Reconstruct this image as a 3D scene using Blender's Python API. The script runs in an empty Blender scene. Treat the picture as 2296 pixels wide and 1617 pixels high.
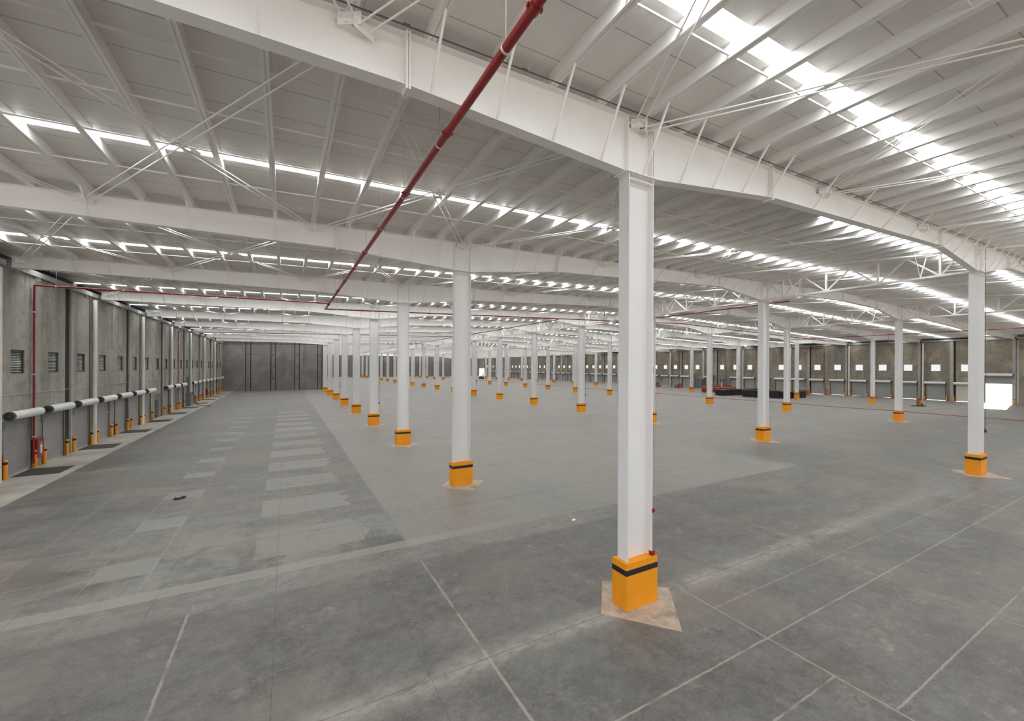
import bpy, math, random
from mathutils import Vector
random.seed(7)
S = bpy.context.scene
COL = S.collection
R = math.radians
# ------------------------------------------------------------------ camera, world, sun, exposure
F_PX, HOR, YAW, ROLL, CAM_H = 917.47, 822.7, 0.5045, 0.0043, 6.044
cd = bpy.data.cameras.new('camera')
cam = bpy.data.objects.new('camera', cd); COL.objects.link(cam)
cd.sensor_fit = 'HORIZONTAL'; cd.sensor_width = 36.0
cd.lens = F_PX/2296*36.0
cd.shift_y = (HOR-808.5)/2296
cd.clip_end = 900; cd.clip_start = .05
cam.location = (0, 0, CAM_H)
cam.rotation_mode = 'XYZ'
from mathutils import Matrix
cam.rotation_euler = (Matrix.Rotation(-YAW, 3, 'Z') @ Matrix.Rotation(R(90), 3, 'X') @ Matrix.Rotation(ROLL, 3, 'Z')).to_euler()
S.camera = cam
W = bpy.data.worlds.new('world'); S.world = W; W.use_nodes = True
bg = W.node_tree.nodes['Background']
bg.inputs[0].default_value = (.97, .98, 1, 1); bg.inputs[1].default_value = 1.05
SKYLIGHT = 26.0
SUN_DIR = Vector((-math.cos(R(12.5)), -.14, -math.sin(R(12.5))))
sd = bpy.data.lights.new('sun', 'SUN'); sd.energy = 40; sd.angle = R(.6); sd.color = (1, .96, .9)
sun = bpy.data.objects.new('sun', sd); COL.objects.link(sun)
sun.rotation_euler = SUN_DIR.to_track_quat('-Z', 'Y').to_euler()
S.view_settings.view_transform = 'Standard'; S.view_settings.look = 'None'
S.view_settings.gamma = 1; S.view_settings.use_curve_mapping = False
S.view_settings.exposure = 0.22
S.cycles.max_bounces = 12; S.cycles.diffuse_bounces = 6; S.cycles.glossy_bounces = 3
S.cycles.use_denoising = True; S.cycles.adaptive_threshold = .02; S.cycles.sample_clamp_indirect = 6
S.cycles.caustics_reflective = False; S.cycles.caustics_refractive = False

# ------------------------------------------------------------------ building dimensions
BAY = 12.0; Y0 = 7.71; X0 = 7.91; DX = 26.90
ROWX = [X0+DX*i for i in range(4)]
RIDGE = 48.26; XL, XR = -13.0, 109.2
YB, YF = 116.0, 248.0
YS = -14.0  # hall end behind the camera, left open and unseen to let daylight in
def FY(k): return Y0+BAY*k
def fold(x): return min(x, 2*RIDGE-x)
def zr(x): return 12.39+.0285*(fold(x)-7.9)
def xstart(k): return XL if FY(k) < YB-.5 else 8.4
ZCOL = [10.95, 11.62, 11.62, 10.95]
_half = [(-12.7, .62), (1.96, .97), (7.42, None), (8.40, None), (13.86, .97), (28.86, .76), (34.32, None), (35.30, None), (40.76, .78), (48.26, .80)]
def zb_pts():
    out = []
    for x, d in _half:
        z = zr(x)-d if d else (10.95 if x < 20 else 11.62)
        out.append((x, z))
    mir = [(2*RIDGE-x, z) for x, z in reversed(out[:-1])]
    return out+mir
ZB = zb_pts()
def zb(x):
    for (a, za), (b, zc) in zip(ZB, ZB[1:]):
        if a <= x <= b: return za+(zc-za)*(x-a)/(b-a)
    return ZB[0][1]
PUR = []
_x = -.40+1.40*-8
while _x < RIDGE-.3:
    PUR.append(round(_x, 3)); _x += 1.40
PUR = PUR+[round(2*RIDGE-x, 3) for x in reversed(PUR)]

# ------------------------------------------------------------------ helpers
ORD = 'first second third fourth fifth sixth seventh eighth ninth tenth eleventh twelfth thirteenth fourteenth fifteenth sixteenth seventeenth eighteenth nineteenth twentieth'.split()
TENS = {2: ('twenty', 'twentieth'), 3: ('thirty', 'thirtieth'), 4: ('forty', 'fortieth'), 5: ('fifty', 'fiftieth'), 6: ('sixty', 'sixtieth'), 7: ('seventy', 'seventieth'), 8: ('eighty', 'eightieth'), 9: ('ninety', 'ninetieth')}
def nth(n):
    if n <= 20: return ORD[n-1]
    t, u = divmod(n, 10)
    return TENS[t][1] if u == 0 else TENS[t][0]+'-'+ORD[u-1]
class MB:
    def __init__(s): s.v = []; s.f = []
    def box(s, x0, x1, y0, y1, z0, z1):
        n = len(s.v)
        s.v += [(x0,y0,z0),(x1,y0,z0),(x1,y1,z0),(x0,y1,z0),(x0,y0,z1),(x1,y0,z1),(x1,y1,z1),(x0,y1,z1)]
        s.f += [tuple(n+i for i in q) for q in ((0,3,2,1),(4,5,6,7),(0,1,5,4),(1,2,6,5),(2,3,7,6),(3,0,4,7))]
        return s
    def quad(s, *p):
        n = len(s.v); s.v += list(p); s.f.append(tuple(range(n, n+len(p)))); return s
    def tube(s, p, q, r, n=8, cap=True, r2=None):
        p = Vector(p); q = Vector(q); d = (q-p).normalized()
        a = Vector((0,0,1)) if abs(d.z) < .9 else Vector((1,0,0))
        u = d.cross(a).normalized(); w = d.cross(u)
        r2 = r if r2 is None else r2
        m = len(s.v)
        for i in range(n):
            t = 2*math.pi*i/n; e = u*math.cos(t)+w*math.sin(t)
            s.v += [tuple(p+e*r), tuple(q+e*r2)]
        for i in range(n):
            j = (i+1) % n
            s.f.append((m+2*i, m+2*i+1, m+2*j+1, m+2*j))
        if cap:
            s.f.append(tuple(m+2*i for i in range(n))); s.f.append(tuple(m+2*i+1 for i in reversed(range(n))))
        return s
    def bar(s, p, q, w, h, up=(0,0,1)):
        p = Vector(p); q = Vector(q); d = (q-p).normalized(); up = Vector(up)
        if abs(d.dot(up)) > .98: up = Vector((0,1,0))
        u = d.cross(up).normalized()*w/2; v = u.cross(d).normalized()*h/2
        n = len(s.v)
        for c in (p, q):
            s.v += [tuple(c-u-v), tuple(c+u-v), tuple(c+u+v), tuple(c-u+v)]
        s.f += [tuple(n+i for i in k) for k in ((0,1,2,3),(7,6,5,4),(0,4,5,1),(1,5,6,2),(2,6,7,3),(3,7,4,0))]
        return s
    def lathe(s, c, prof, n=20, axis='z'):
        m = len(s.v)
        for r, z in prof:
            for i in range(n):
                t = 2*math.pi*i/n
                x, y, h = r*math.cos(t), r*math.sin(t), z
                s.v.append((c[0]+x, c[1]+y, c[2]+h) if axis == 'z' else (c[0]+x, c[1]+h, c[2]+y))
        for k in range(len(prof)-1):
            for i in range(n):
                j = (i+1) % n
                s.f.append((m+k*n+i, m+k*n+j, m+(k+1)*n+j, m+(k+1)*n+i))
        return s
    def mesh(s, name, mat, smooth=False):
        me = bpy.data.meshes.new(name); me.from_pydata(s.v, [], s.f)
        if isinstance(mat, (list, tuple)):
            for m in mat: me.materials.append(m)
        else: me.materials.append(mat)
        if smooth:
            me.polygons.foreach_set('use_smooth', [True]*len(me.polygons))
            try: me.set_sharp_from_angle(angle=R(40))
            except Exception: pass
        me.validate(); me.update()
        return me
def obj(name, mb, mat=None, parent=None, loc=None, rz=0, smooth=False):
    me = mb if isinstance(mb, bpy.types.Mesh) else mb.mesh(name, mat, smooth)
    o = bpy.data.objects.new(name, me); COL.objects.link(o)
    if parent: o.parent = parent
    if loc: o.location = loc
    o.rotation_euler.z = rz
    return o
def tag(o, label=None, cat=None, group=None, kind=None):
    if label: o['label'] = label
    if cat: o['category'] = cat
    if group: o['group'] = group
    if kind: o['kind'] = kind
    return o
def thing(name, label, cat, loc=(0,0,0), rz=0, group=None):
    o = bpy.data.objects.new(name, None); COL.objects.link(o)
    o.location = loc; o.rotation_euler.z = rz; o.empty_display_size = .2
    return tag(o, label, cat, group, 'thing')
def struct(name, mb, mat, parent=None, smooth=False):
    o = obj(name, mb, mat, parent, smooth=smooth)
    if not parent: o['kind'] = 'structure'
    return o
def sroot(name, loc, rz=0):
    o = bpy.data.objects.new(name, None); COL.objects.link(o); o.location = loc; o.rotation_euler.z = rz
    o['kind'] = 'structure'; return o
def copytree(o, loc=None, rz=None, parent=None, name=None):
    c = o.copy(); COL.objects.link(c)
    if name: c.name = name
    c.parent = parent
    if loc is not None: c.location = loc
    if rz is not None: c.rotation_euler.z = rz
    for ch in KIDS.get(o.name, o.children): copytree(ch, parent=c)
    return c
KIDS = {}
def freeze(o):           # remember a prototype's children once (o.children is slow with many objects)
    KIDS[o.name] = list(o.children)
    for ch in KIDS[o.name]: freeze(ch)

# ------------------------------------------------------------------ materials
class NT:
    def __init__(s, name):
        s.m = bpy.data.materials.new(name); s.m.use_nodes = True
        s.t = s.m.node_tree; s.n = s.t.nodes; s.l = s.t.links
        s.b = s.n['Principled BSDF']
        s._pos = None
    def link(s, a, b): s.l.new(a, b)
    def pos(s):
        if s._pos is None:
            g = s.n.new('ShaderNodeNewGeometry'); x = s.n.new('ShaderNodeSeparateXYZ')
            s.link(g.outputs['Position'], x.inputs[0]); s._pos = (g.outputs['Position'], x.outputs[0], x.outputs[1], x.outputs[2])
        return s._pos
    def m_(s, op, a, b=None, c=None, clamp=False):
        n = s.n.new('ShaderNodeMath'); n.operation = op; n.use_clamp = clamp
        for i, v in enumerate((a, b, c)):
            if v is None: continue
            if isinstance(v, (int, float)): n.inputs[i].default_value = v
            else: s.link(v, n.inputs[i])
        return n.outputs[0]
    def noise(s, scale, detail=4, rough=.55, vec=None, stretch=None, dist=0):
        n = s.n.new('ShaderNodeTexNoise'); n.inputs['Scale'].default_value = scale
        n.inputs['Detail'].default_value = detail; n.inputs['Roughness'].default_value = rough; n.inputs['Distortion'].default_value = dist
        v = vec or s.pos()[0]
        if stretch:
            mp = s.n.new('ShaderNodeMapping'); mp.inputs['Scale'].default_value = stretch
            s.link(v, mp.inputs[0]); v = mp.outputs[0]
        s.link(v, n.inputs['Vector']); return n.outputs[0]
    def band(s, v, c, w, soft=.01):        # 1 near v==c (half width w)
        return s.m_('MULTIPLY_ADD', s.m_('ABSOLUTE', s.m_('SUBTRACT', v, c)), -1/soft, (w+soft)/soft, clamp=True)
    def gt(s, v, c, soft=.02): return s.m_('MULTIPLY_ADD', v, 1/soft, -c/soft+.5, clamp=True)
    def lt(s, v, c, soft=.02): return s.m_('MULTIPLY_ADD', v, -1/soft, c/soft+.5, clamp=True)
    def rng(s, v, a, b, soft=.03): return s.m_('MULTIPLY', s.gt(v, a, soft), s.lt(v, b, soft))
    def mul(s, *a):
        r = a[0]
        for q in a[1:]: r = s.m_('MULTIPLY', r, q)
        return r
    def mx(s, *a):
        r = a[0]
        for q in a[1:]: r = s.m_('MAXIMUM', r, q)
        return r
    def ramp(s, v, a, b, lo=0., hi=1.):
        n = s.n.new('ShaderNodeMapRange'); n.clamp = True
        s.link(v, n.inputs[0]); n.inputs[1].default_value = a; n.inputs[2].default_value = b; n.inputs[3].default_value = lo; n.inputs[4].default_value = hi
        return n.outputs[0]
    def mix(s, f, a, b, mode='MIX'):
        n = s.n.new('ShaderNodeMix'); n.data_type = 'RGBA'; n.blend_type = mode
        if isinstance(f, (int, float)): n.inputs[0].default_value = f
        else: s.link(f, n.inputs[0])
        for i, v in ((6, a), (7, b)):
            if isinstance(v, tuple): n.inputs[i].default_value = v+(1,) if len(v) == 3 else v
            else: s.link(v, n.inputs[i])
        return n.outputs[2]
    def out(s, col=None, rough=None, metal=None, bump=None, bstr=.3, bdist=.01, spec=None):
        b = s.b
        if col is not None:
            if isinstance(col, tuple): b.inputs['Base Color'].default_value = col+(1,)
            else: s.link(col, b.inputs['Base Color'])
        if rough is not None:
            if isinstance(rough, (int, float)): b.inputs['Roughness'].default_value = rough
            else: s.link(rough, b.inputs['Roughness'])
        if metal is not None: b.inputs['Metallic'].default_value = metal
        if spec is not None: b.inputs['Specular IOR Level'].default_value = spec
        if bump is not None:
            n = s.n.new('ShaderNodeBump'); n.inputs['Strength'].default_value = bstr; n.inputs['Distance'].default_value = bdist
            s.link(bump, n.inputs['Height']); s.link(n.outputs[0], b.inputs['Normal'])
        return s.m
def srgb(r, g, b):
    f = lambda c: (c/255/12.92) if c/255 <= .04045 else ((c/255+.055)/1.055)**2.4
    return (f(r), f(g), f(b))
def paint(name, c, rough=.5, var=.06, metal=0, sc=1.5):
    t = NT(name); n = t.noise(sc, 3)
    dk = tuple(max(0, k*(1-var*2)) for k in c)
    return t.out(t.mix(t.ramp(n, .35, .7), c, dk), rough, metal)
M = {}
M['white'] = paint('white_steel_paint', (.90, .875, .85), .45, .02)
M['column'] = paint('white_column_paint', (.80, .785, .775), .45, .015)
M['purlin'] = paint('white_purlin_paint', (.88, .86, .835), .5, .02)
M['galv'] = paint('galvanised_grey', (.42, .42, .41), .5, .08)
M['darksteel'] = paint('dark_steel', (.05, .048, .045), .5, .1)
M['red'] = paint('red_pipe_paint', (.27, .013, .012), .38, .06)
M['redsteel'] = paint('red_oxide_steel', (.30, .045, .03), .55, .2)
M['orange'] = paint('safety_yellow_orange', (.88, .325, .001), .6, .04)
M['black'] = paint('black_band', (.012, .012, .013), .5, .1)
M['blackplastic'] = paint('black_wrap', (.007, .009, .014), .55, .3)
M['rubber'] = paint('black_rubber', (.02, .019, .018), .7, .2)
M['hood'] = paint('pale_hood_metal', (.80, .81, .78), .45, .04)
M['pvc'] = paint('cream_downpipe', (.80, .76, .69), .45, .05, sc=.6)
M['wood'] = paint('orange_brown_wood', (.42, .19, .07), .7, .25, sc=5)
M['cable'] = paint('dark_cable', (.07, .068, .06), .5, .05)
M['machine'] = paint('orange_machine_paint', (.62, .21, .03), .5, .15, sc=4)
M['greydoor'] = paint('grey_metal_door', (.16, .17, .17), .5, .06)
M['whiteplastic'] = paint('white_plastic', (.8, .8, .78), .4, .03)
M['mat'] = paint('dark_leveller_plate', (.040, .037, .033), .6, .15, sc=3)
M['pad'] = None
def mat_pad():
    t = NT('beige_infill_concrete'); n = t.noise(3.2, 5, .6); n2 = t.noise(1.1, 3)
    c = t.mix(t.ramp(n, .4, .62), (.49, .37, .275), (.36, .285, .225)); c = t.mix(t.ramp(n2, .56, .66), c, (.24, .20, .165))
    return t.out(c, .6)
M['pad'] = mat_pad()
def mat_curtain():
    t = NT('ribbed_roller_curtain'); z = t.pos()[3]
    w = t.m_('SINE', t.m_('MULTIPLY', z, 2*math.pi/.075))
    c = t.mix(t.ramp(t.noise(.8, 4), .35, .7), (.36, .365, .355), (.31, .315, .31))
    c = t.mix(t.ramp(w, -.9, -.5, .35, 0.), c, (.2, .2, .2))
    return t.out(c, .5, .1, bump=w, bstr=.6, bdist=.012)
M['curtain'] = mat_curtain()
def mat_wall(name, a, b, dark):
    t = NT(name); P, x, y, z = t.pos()
    n1 = t.noise(.35, 6, .62, dist=.6); n2 = t.noise(2.2, 6, .65); st = t.noise(.9, 4, .6, stretch=(1, 1, .12)); n3 = t.noise(.13, 2)
    c = t.mix(t.ramp(n1, .38, .60), a, b)
    c = t.mix(t.m_('MULTIPLY', t.ramp(st, .50, .66), .55), c, dark)
    c = t.mix(t.ramp(n2, .54, .72, 0, .6), c, dark)
    c = t.mix(t.ramp(n3, .45, .6, 0, .35), c, b)
    wh = t.noise(5.5, 2, .5); c = t.mix(t.ramp(wh, .70, .76, 0, .4), c, (.5, .48, .44))
    return t.out(c, .82, bump=n2, bstr=.25, bdist=.01)
M['wall_l'] = mat_wall('precast_concrete_grey', (.43, .41, .365), (.29, .272, .236), (.125, .112, .09))
M['wall_r'] = mat_wall('precast_concrete_brown', (.38, .325, .25), (.22, .19, .15), (.095, .08, .06))
M['wall_b'] = mat_wall('precast_concrete_dark', (.285, .262, .24), (.215, .198, .18), (.13, .118, .105))
M['strip'] = mat_wall('pilaster_concrete', (.46, .44, .40), (.40, .38, .35), (.24, .22, .19))
M['recess'] = paint('dark_recess_concrete', (.035, .032, .028), .9, .2)  # near-black puts the shade of gaps into the colour; also dark panel joints
def mat_foil():
    t = NT('foil_faced_insulation'); P, x, y, z = t.pos()
    wr = t.noise(1.6, 5, .65, stretch=(3.5, .35, 1), dist=.4); fine = t.noise(9, 3, .6, stretch=(5, .6, 1)); big = t.noise(.25, 3)
    ym = t.m_('FLOORED_MODULO', t.m_('ADD', y, 40.13), 1.23)
    seam = t.band(ym, .6, .008, .012)
    c = t.mix(t.ramp(big, .35, .65), (.85, .82, .79), (.79, .765, .73))
    c = t.mix(t.m_('MULTIPLY', seam, .55), c, (.22, .2, .18))
    h = t.m_('ADD', wr, t.m_('MULTIPLY', fine, .35))
    return t.out(c, t.ramp(big, .3, .7, .38, .5), .12, bump=h, bstr=.28, bdist=.04)
M['foil'] = mat_foil()
def mat_emit(name, col, strength, ribs=None):
    t = NT(name); e = t.n.new('ShaderNodeEmission')
    c = col
    if ribs:
        y = t.pos()[2]; yy = t.m_('FLOORED_MODULO', t.m_('ADD', y, 100.0), .205)
        c = t.mix(t.band(yy, .1, .012, .01), col+(1,) , tuple(k*.35 for k in col)+(1,))
        t.link(c, e.inputs[0])
    else: e.inputs[0].default_value = col+(1,)
    if ribs:      # angle falloff added to dim nearby beams: more light straight down than sideways
        g = t.n.new('ShaderNodeNewGeometry'); d = t.n.new('ShaderNodeVectorMath'); d.operation = 'DOT_PRODUCT'
        t.link(g.outputs['Normal'], d.inputs[0]); t.link(g.outputs['Incoming'], d.inputs[1])
        t.link(t.m_('MULTIPLY_ADD', t.m_('ABSOLUTE', d.outputs['Value']), strength*.85, strength*.15), e.inputs[1])
    else: e.inputs[1].default_value = strength
    o = t.n['Material Output']; t.link(e.outputs[0], o.inputs[0]); return t.m
M['skylight'] = mat_emit('daylit_translucent_sheet', (.93, .975, 1.), SKYLIGHT, ribs=True)
M['winglow'] = mat_emit('daylit_window_pane', (.93, .97, 1.), .84)

def mat_floor():
    t = NT('power_floated_concrete'); P, x, y, z = t.pos()
    # ragged coordinates so that slab edges are not ruler straight
    j = t.m_('MULTIPLY_ADD', t.noise(6, 3, .6), .05, -.025)
    xj = t.m_('ADD', x, j); yj = t.m_('ADD', y, j)
    big = t.noise(.10, 4, .6, dist=.8); mid = t.noise(.55, 6, .68, dist=.7); fine = t.noise(3.2, 6, .72); grit = t.noise(14, 5, .8)
    swx = t.noise(.8, 5, .65, stretch=(.35, 1.6, 1)); hue = t.noise(.22, 3)
    DARK, MID, LIGHT, PALE = (.082, .074, .065), (.148, .136, .121), (.226, .209, .186), (.31, .28, .245)
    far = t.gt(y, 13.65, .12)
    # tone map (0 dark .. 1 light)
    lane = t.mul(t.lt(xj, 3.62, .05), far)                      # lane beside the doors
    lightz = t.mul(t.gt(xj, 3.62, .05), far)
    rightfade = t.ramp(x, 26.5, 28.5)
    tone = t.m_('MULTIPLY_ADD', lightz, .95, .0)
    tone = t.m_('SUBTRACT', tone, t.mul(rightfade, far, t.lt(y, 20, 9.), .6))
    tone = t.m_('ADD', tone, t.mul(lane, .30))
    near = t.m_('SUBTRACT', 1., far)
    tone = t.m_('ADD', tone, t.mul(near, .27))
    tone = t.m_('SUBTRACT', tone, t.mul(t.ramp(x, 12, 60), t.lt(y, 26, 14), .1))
    tone = t.m_('ADD', tone, t.mul(t.rng(y, 12.5, 13.7, .15), t.lt(x, 13., 5.), .40))          # bluish strip
    tone = t.m_('ADD', tone, t.mul(lane, t.lt(y, 18.5, 3.), t.ramp(mid, .35, .6), .5))
    # repeated paler rectangles beside the doors, every 4.05 m
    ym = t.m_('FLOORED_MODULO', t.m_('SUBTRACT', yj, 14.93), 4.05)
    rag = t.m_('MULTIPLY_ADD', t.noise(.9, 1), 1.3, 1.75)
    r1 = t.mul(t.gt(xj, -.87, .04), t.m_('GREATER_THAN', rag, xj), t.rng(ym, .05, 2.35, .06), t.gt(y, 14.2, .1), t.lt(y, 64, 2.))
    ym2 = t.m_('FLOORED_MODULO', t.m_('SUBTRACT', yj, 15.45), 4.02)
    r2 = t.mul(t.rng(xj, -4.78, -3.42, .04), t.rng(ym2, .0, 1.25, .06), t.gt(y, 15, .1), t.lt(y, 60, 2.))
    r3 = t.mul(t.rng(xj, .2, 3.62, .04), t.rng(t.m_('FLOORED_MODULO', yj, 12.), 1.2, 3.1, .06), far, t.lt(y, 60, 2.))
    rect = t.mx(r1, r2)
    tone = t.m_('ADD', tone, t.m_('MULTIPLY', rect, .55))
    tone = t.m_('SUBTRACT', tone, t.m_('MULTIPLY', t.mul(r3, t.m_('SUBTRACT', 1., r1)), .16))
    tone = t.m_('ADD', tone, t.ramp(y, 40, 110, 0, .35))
    tone = t.m_('ADD', tone, t.m_('MULTIPLY_ADD', mid, 1.5, -.72))
    tone = t.m_('ADD', tone, t.m_('MULTIPLY_ADD', big, .7, -.35))
    tone = t.m_('ADD', tone, t.m_('MULTIPLY_ADD', swx, .7, -.35))
    tone = t.m_('ADD', tone, t.m_('MULTIPLY_ADD', fine, 1.3, -.65))
    tone = t.m_('ADD', tone, t.m_('MULTIPLY_ADD', grit, 1.3, -.65))
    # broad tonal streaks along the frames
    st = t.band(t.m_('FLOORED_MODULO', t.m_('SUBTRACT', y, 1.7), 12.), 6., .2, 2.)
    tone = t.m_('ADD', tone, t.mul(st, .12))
    tone = t.m_('ADD', tone, 0, clamp=True)
    c = t.mix(t.ramp(tone, 0, .5), DARK, MID)
    c = t.mix(t.ramp(tone, .5, 1.), c, LIGHT)
    c = t.mix(t.mul(t.ramp(hue, .5, .62), .38), c, (.215, .168, .138))
    c = t.mix(t.mul(t.ramp(hue, .48, .38), .16), c, (.135, .155, .145))
    # pale scaling and dust
    pd = t.noise(.75, 7, .75, dist=.9)
    nearj = t.band(y, 7.62, .05, .42)
    pf = t.noise(5., 6, .75, stretch=(.7, 1.3, 1))
    dust = t.mx(t.mul(nearj, t.ramp(pd, .30, .54), t.ramp(pf, .36, .56, .35, 1.), t.lt(x, 24, 12.), .85), t.mul(near, t.ramp(pd, .54, .70), t.ramp(pf, .42, .6), .6))
    c = t.mix(dust, c, (.335, .302, .262))
    band = t.mul(t.rng(yj, 13.68, 14.22, .05), t.lt(xj, 6.5, 6.))
    c = t.mix(t.mul(band, .62), c, PALE)
    # apron beside the doors
    ap = t.lt(xj, -10.55, .1)
    apc = t.mix(t.ramp(t.noise(.45, 5), .4, .6), (.50, .455, .39), (.34, .32, .29))
    c = t.mix(t.mul(ap, .9), c, apc)
    # saw cut joints: pale filler and thin dark cuts
    pale = []; dk = []
    xs_p = [(-8.33, .015, -20, 40), (-6.9, .018, -20, 32), (-4.78, .02, 14.2, 60), (-3.43, .02, 14.2, 60), (-2.06, .05, -20, 12.5), (3.70, .055, -20, 12.5), (9.45, .04, -20, 7.6), (15.17, .025, -20, 13.6), (21.05, .02, -20, 13.6), (27.08, .015, -20, 13.6)]
    for c0, w, a, b in xs_p: pale.append(t.mul(t.band(xj, c0, w*.5, .008), t.rng(y, a, b, .1)))
    ys_p = [(3.03, .03, 9.5, 60), (3.95, .03, 3.7, 9.45), (5.24, .035, 4.2, 40), (6.54, .022, 9.5, 60), (18.25, .035, -12, -1.5), (19.65, .03, -12, 3.6), (25.8, .05, -12, 3.6), (31.9, .05, -12, 3.6), (16.0, .012, -12, -3)]
    for c0, w, a, b in ys_p: pale.append(t.mul(t.band(yj, c0, w*.5, .008), t.rng(x, a, b, .1)))
    xs_d = [(-5.65, .01, 12, 23), (-2.93, .012, 12, 22), (-.21, .012, 8, 30), (2.48, .010, -20, 17.2), (5.3, .016, 12.6, 27), (3.64, .012, 14, 110), (11.3, .012, 8, 40), (14.2, .012, 13, 40)]
    for c0, w, a, b in xs_d: dk.append(t.mul(t.band(xj, c0, w*.4, .006), t.rng(y, a, b, .1)))
    for c0, w, a, b in [(7.66, .014, -14, 110), (13.66, .014, -14, 110), (12.6, .01, -14, 20)]: dk.append(t.mul(t.band(yj, c0, w*.6, .006), t.rng(x, a, b, .1)))
    ymf = t.m_('FLOORED_MODULO', t.m_('SUBTRACT', y, 7.7), 6.)
    dk.append(t.mul(t.band(ymf, 3., .02, .03), far, .6))
    xmf = t.m_('FLOORED_MODULO', t.m_('SUBTRACT', x, 8.), 5.98)
    dk.append(t.mul(t.band(xmf, 3., .015, .03), far, t.gt(x, 8, .1), .5))
    brk = t.ramp(t.noise(1.4, 3), .33, .47)
    c = t.mix(t.mul(t.mx(*pale), t.m_('MULTIPLY_ADD', brk, .7, .3), .7), c, (.35, .32, .28))
    c = t.mix(t.mul(t.mx(*dk), .55), c, (.055, .05, .043))
    # pale scratches running along the hall
    sc = t.noise(2.6, 4, .8, stretch=(9, .55, 1)); sp = t.noise(.35, 2)
    c = t.mix(t.mul(t.ramp(sc, .68, .73), t.ramp(sp, .48, .58), near, .55), c, (.42, .39, .34))
    rough = t.m_('ADD', t.ramp(mid, .3, .7, .40, .54), t.m_('MULTIPLY', t.mx(*pale), .2))
    return t.out(c, rough, bump=fine, bstr=.06, bdist=.01, spec=.45)
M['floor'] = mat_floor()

# ------------------------------------------------------------------ floor and outdoor ground
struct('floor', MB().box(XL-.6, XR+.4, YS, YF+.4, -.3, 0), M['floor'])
t_ = NT('sunlit_yard_concrete'); M['yard'] = t_.out(t_.mix(t_.ramp(t_.noise(.2, 4), .4, .6), (.55, .54, .51), (.47, .46, .43)), .8)
struct('ground', MB().box(XR+.4, XR+120, -60, 330, -.32, -.02).box(XL-60, XR+.4, -90, YS, -.32, -.02).box(XL-60, XL-.6, YS, 60, -.32, -.02), M['yard'])  # yard behind the camera is added, unseen, to bounce daylight up inside
def ring_pad(i, x, y):
    a = MB(); a.v = [(-1.13,0,0),(.04,-1.42,0),(1.3,.02,0),(-.05,1.18,0),(-1.13,0,.004),(.04,-1.42,.004),(1.3,.02,.004),(-.05,1.18,.004)]
    a.f = [(4,5,6,7),(0,1,5,4),(1,2,6,5),(2,3,7,6),(3,0,4,7)]
    return a
PAD = ring_pad(0, 0, 0).mesh('pad', M['pad'])

# ------------------------------------------------------------------ walls
def mid_gap(side, k):      # (gap lo, gap hi, pilaster lo, pilaster hi) in the middle of bay k..k+1
    if side == 'L': y = FY(k)+6.89; return (y, y+.68, y+.68, y+1.1)
    y = FY(k)+7.04; return (y, y+.30, y+.30, y+.78)
def frame_gap(side, k):
    y = FY(k)
    if side == 'L': return (y-1.32, y-1.02, None, None)
    return (y-.30, y-.14, y-.14, y+.27)
WT = 11.2
def build_wall(side, y0, y1, doors, wins, xf):
    """doors/wins: (ylo, yhi, zlo, zhi). xf = inner face, wall thickness outwards"""
    sg = -1 if side == 'L' else 1
    cuts = []
    k = -2
    while FY(k) < y1+12:
        for g in (frame_gap(side, k), mid_gap(side, k)):
            if g[0] > y0 and g[1] < y1: cuts.append(g)
        k += 1
    w = MB(); rec = MB(); pil = MB()
    edges = sorted(set([y0, y1]+[c[0] for c in cuts]+[c[1] for c in cuts]+[d for q in doors+wins for d in q[:2]]))
    def bx(m, a, b, z0, z1, d0=0., d1=.35):
        xa, xb = sorted((xf+sg*d0, xf+sg*d1)); m.box(xa, xb, a, b, z0, z1)
    for a, b in zip(edges, edges[1:]):
        m_ = (a+b)/2
        if b-a < 1e-4: continue
        if any(c[0] <= m_ <= c[1] for c in cuts):
            bx(rec, a, b, 0, WT, .05, .16); continue
        hs = sorted([(q[2], q[3]) for q in doors+wins if q[0] <= m_ <= q[1]])
        z = 0
        for z0, z1 in hs:
            if z0 > z: bx(w, a, b, z, z0)
            z = z1
        bx(w, a, b, z, WT)
    for c in cuts:
        if c[2] is not None: bx(pil, c[2], c[3], 0, WT, -.07, -.0005)
    return w, rec, pil
WINZ = (5.56, 6.86)
DW, DH = 2.62, 3.05
LD = [33.04+4*n for n in range(0, 21)]
L_MISS = {11}; L_PERS = {7}
ldoors = [(y-DW/2, y+DW/2, 0, DH) for n, y in enumerate(LD) if n not in L_MISS|L_PERS]
ldoors += [(59.9, 62.1, 0, 2.75)]
lwins = [(y-.68, y+.68)+WINZ for y in LD]
YL = 24.0        # the louvre wall starts here; omitted nearer the camera, out of view, to let daylight in
w, rec, pil = build_wall('L', YL, YB+.3, ldoors, lwins, XL)
struct('wall_left', w, M['wall_l']); struct('trim_1', rec, M['recess']); struct('trim_2', pil, M['strip'])
RD = [25.46+4*n for n in range(0, 54)]
R_MISS = {12, 14}
rdoors = [(19.98, 23.12, 0, 4.6)]+[(y-DW/2, y+DW/2, 0, DH) for n, y in enumerate(RD) if n not in R_MISS]
rdoors += [(229.6, 231.2, 0, 2.6)] if False else []
rwins = [(y-.68, y+.68)+WINZ for y in RD]
YBIG = (233.6, 242.2)      # tall open bay close to the far corner
rdoors = [q for q in rdoors if not (q[1] > YBIG[0]-.3 and q[0] < YBIG[1]+.3)]+[(YBIG[0], YBIG[1], 0, 5.0)]
rwins = [q for q in rwins if not (q[1] > YBIG[0]-.3 and q[0] < YBIG[1]+.3)]
w, rec, pil = build_wall('R', YS, YF+.3, rdoors, rwins, XR)
struct('wall_right', w, M['wall_r']); struct('trim_3', rec, M['recess']); struct('trim_4', pil, M['strip'])
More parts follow.
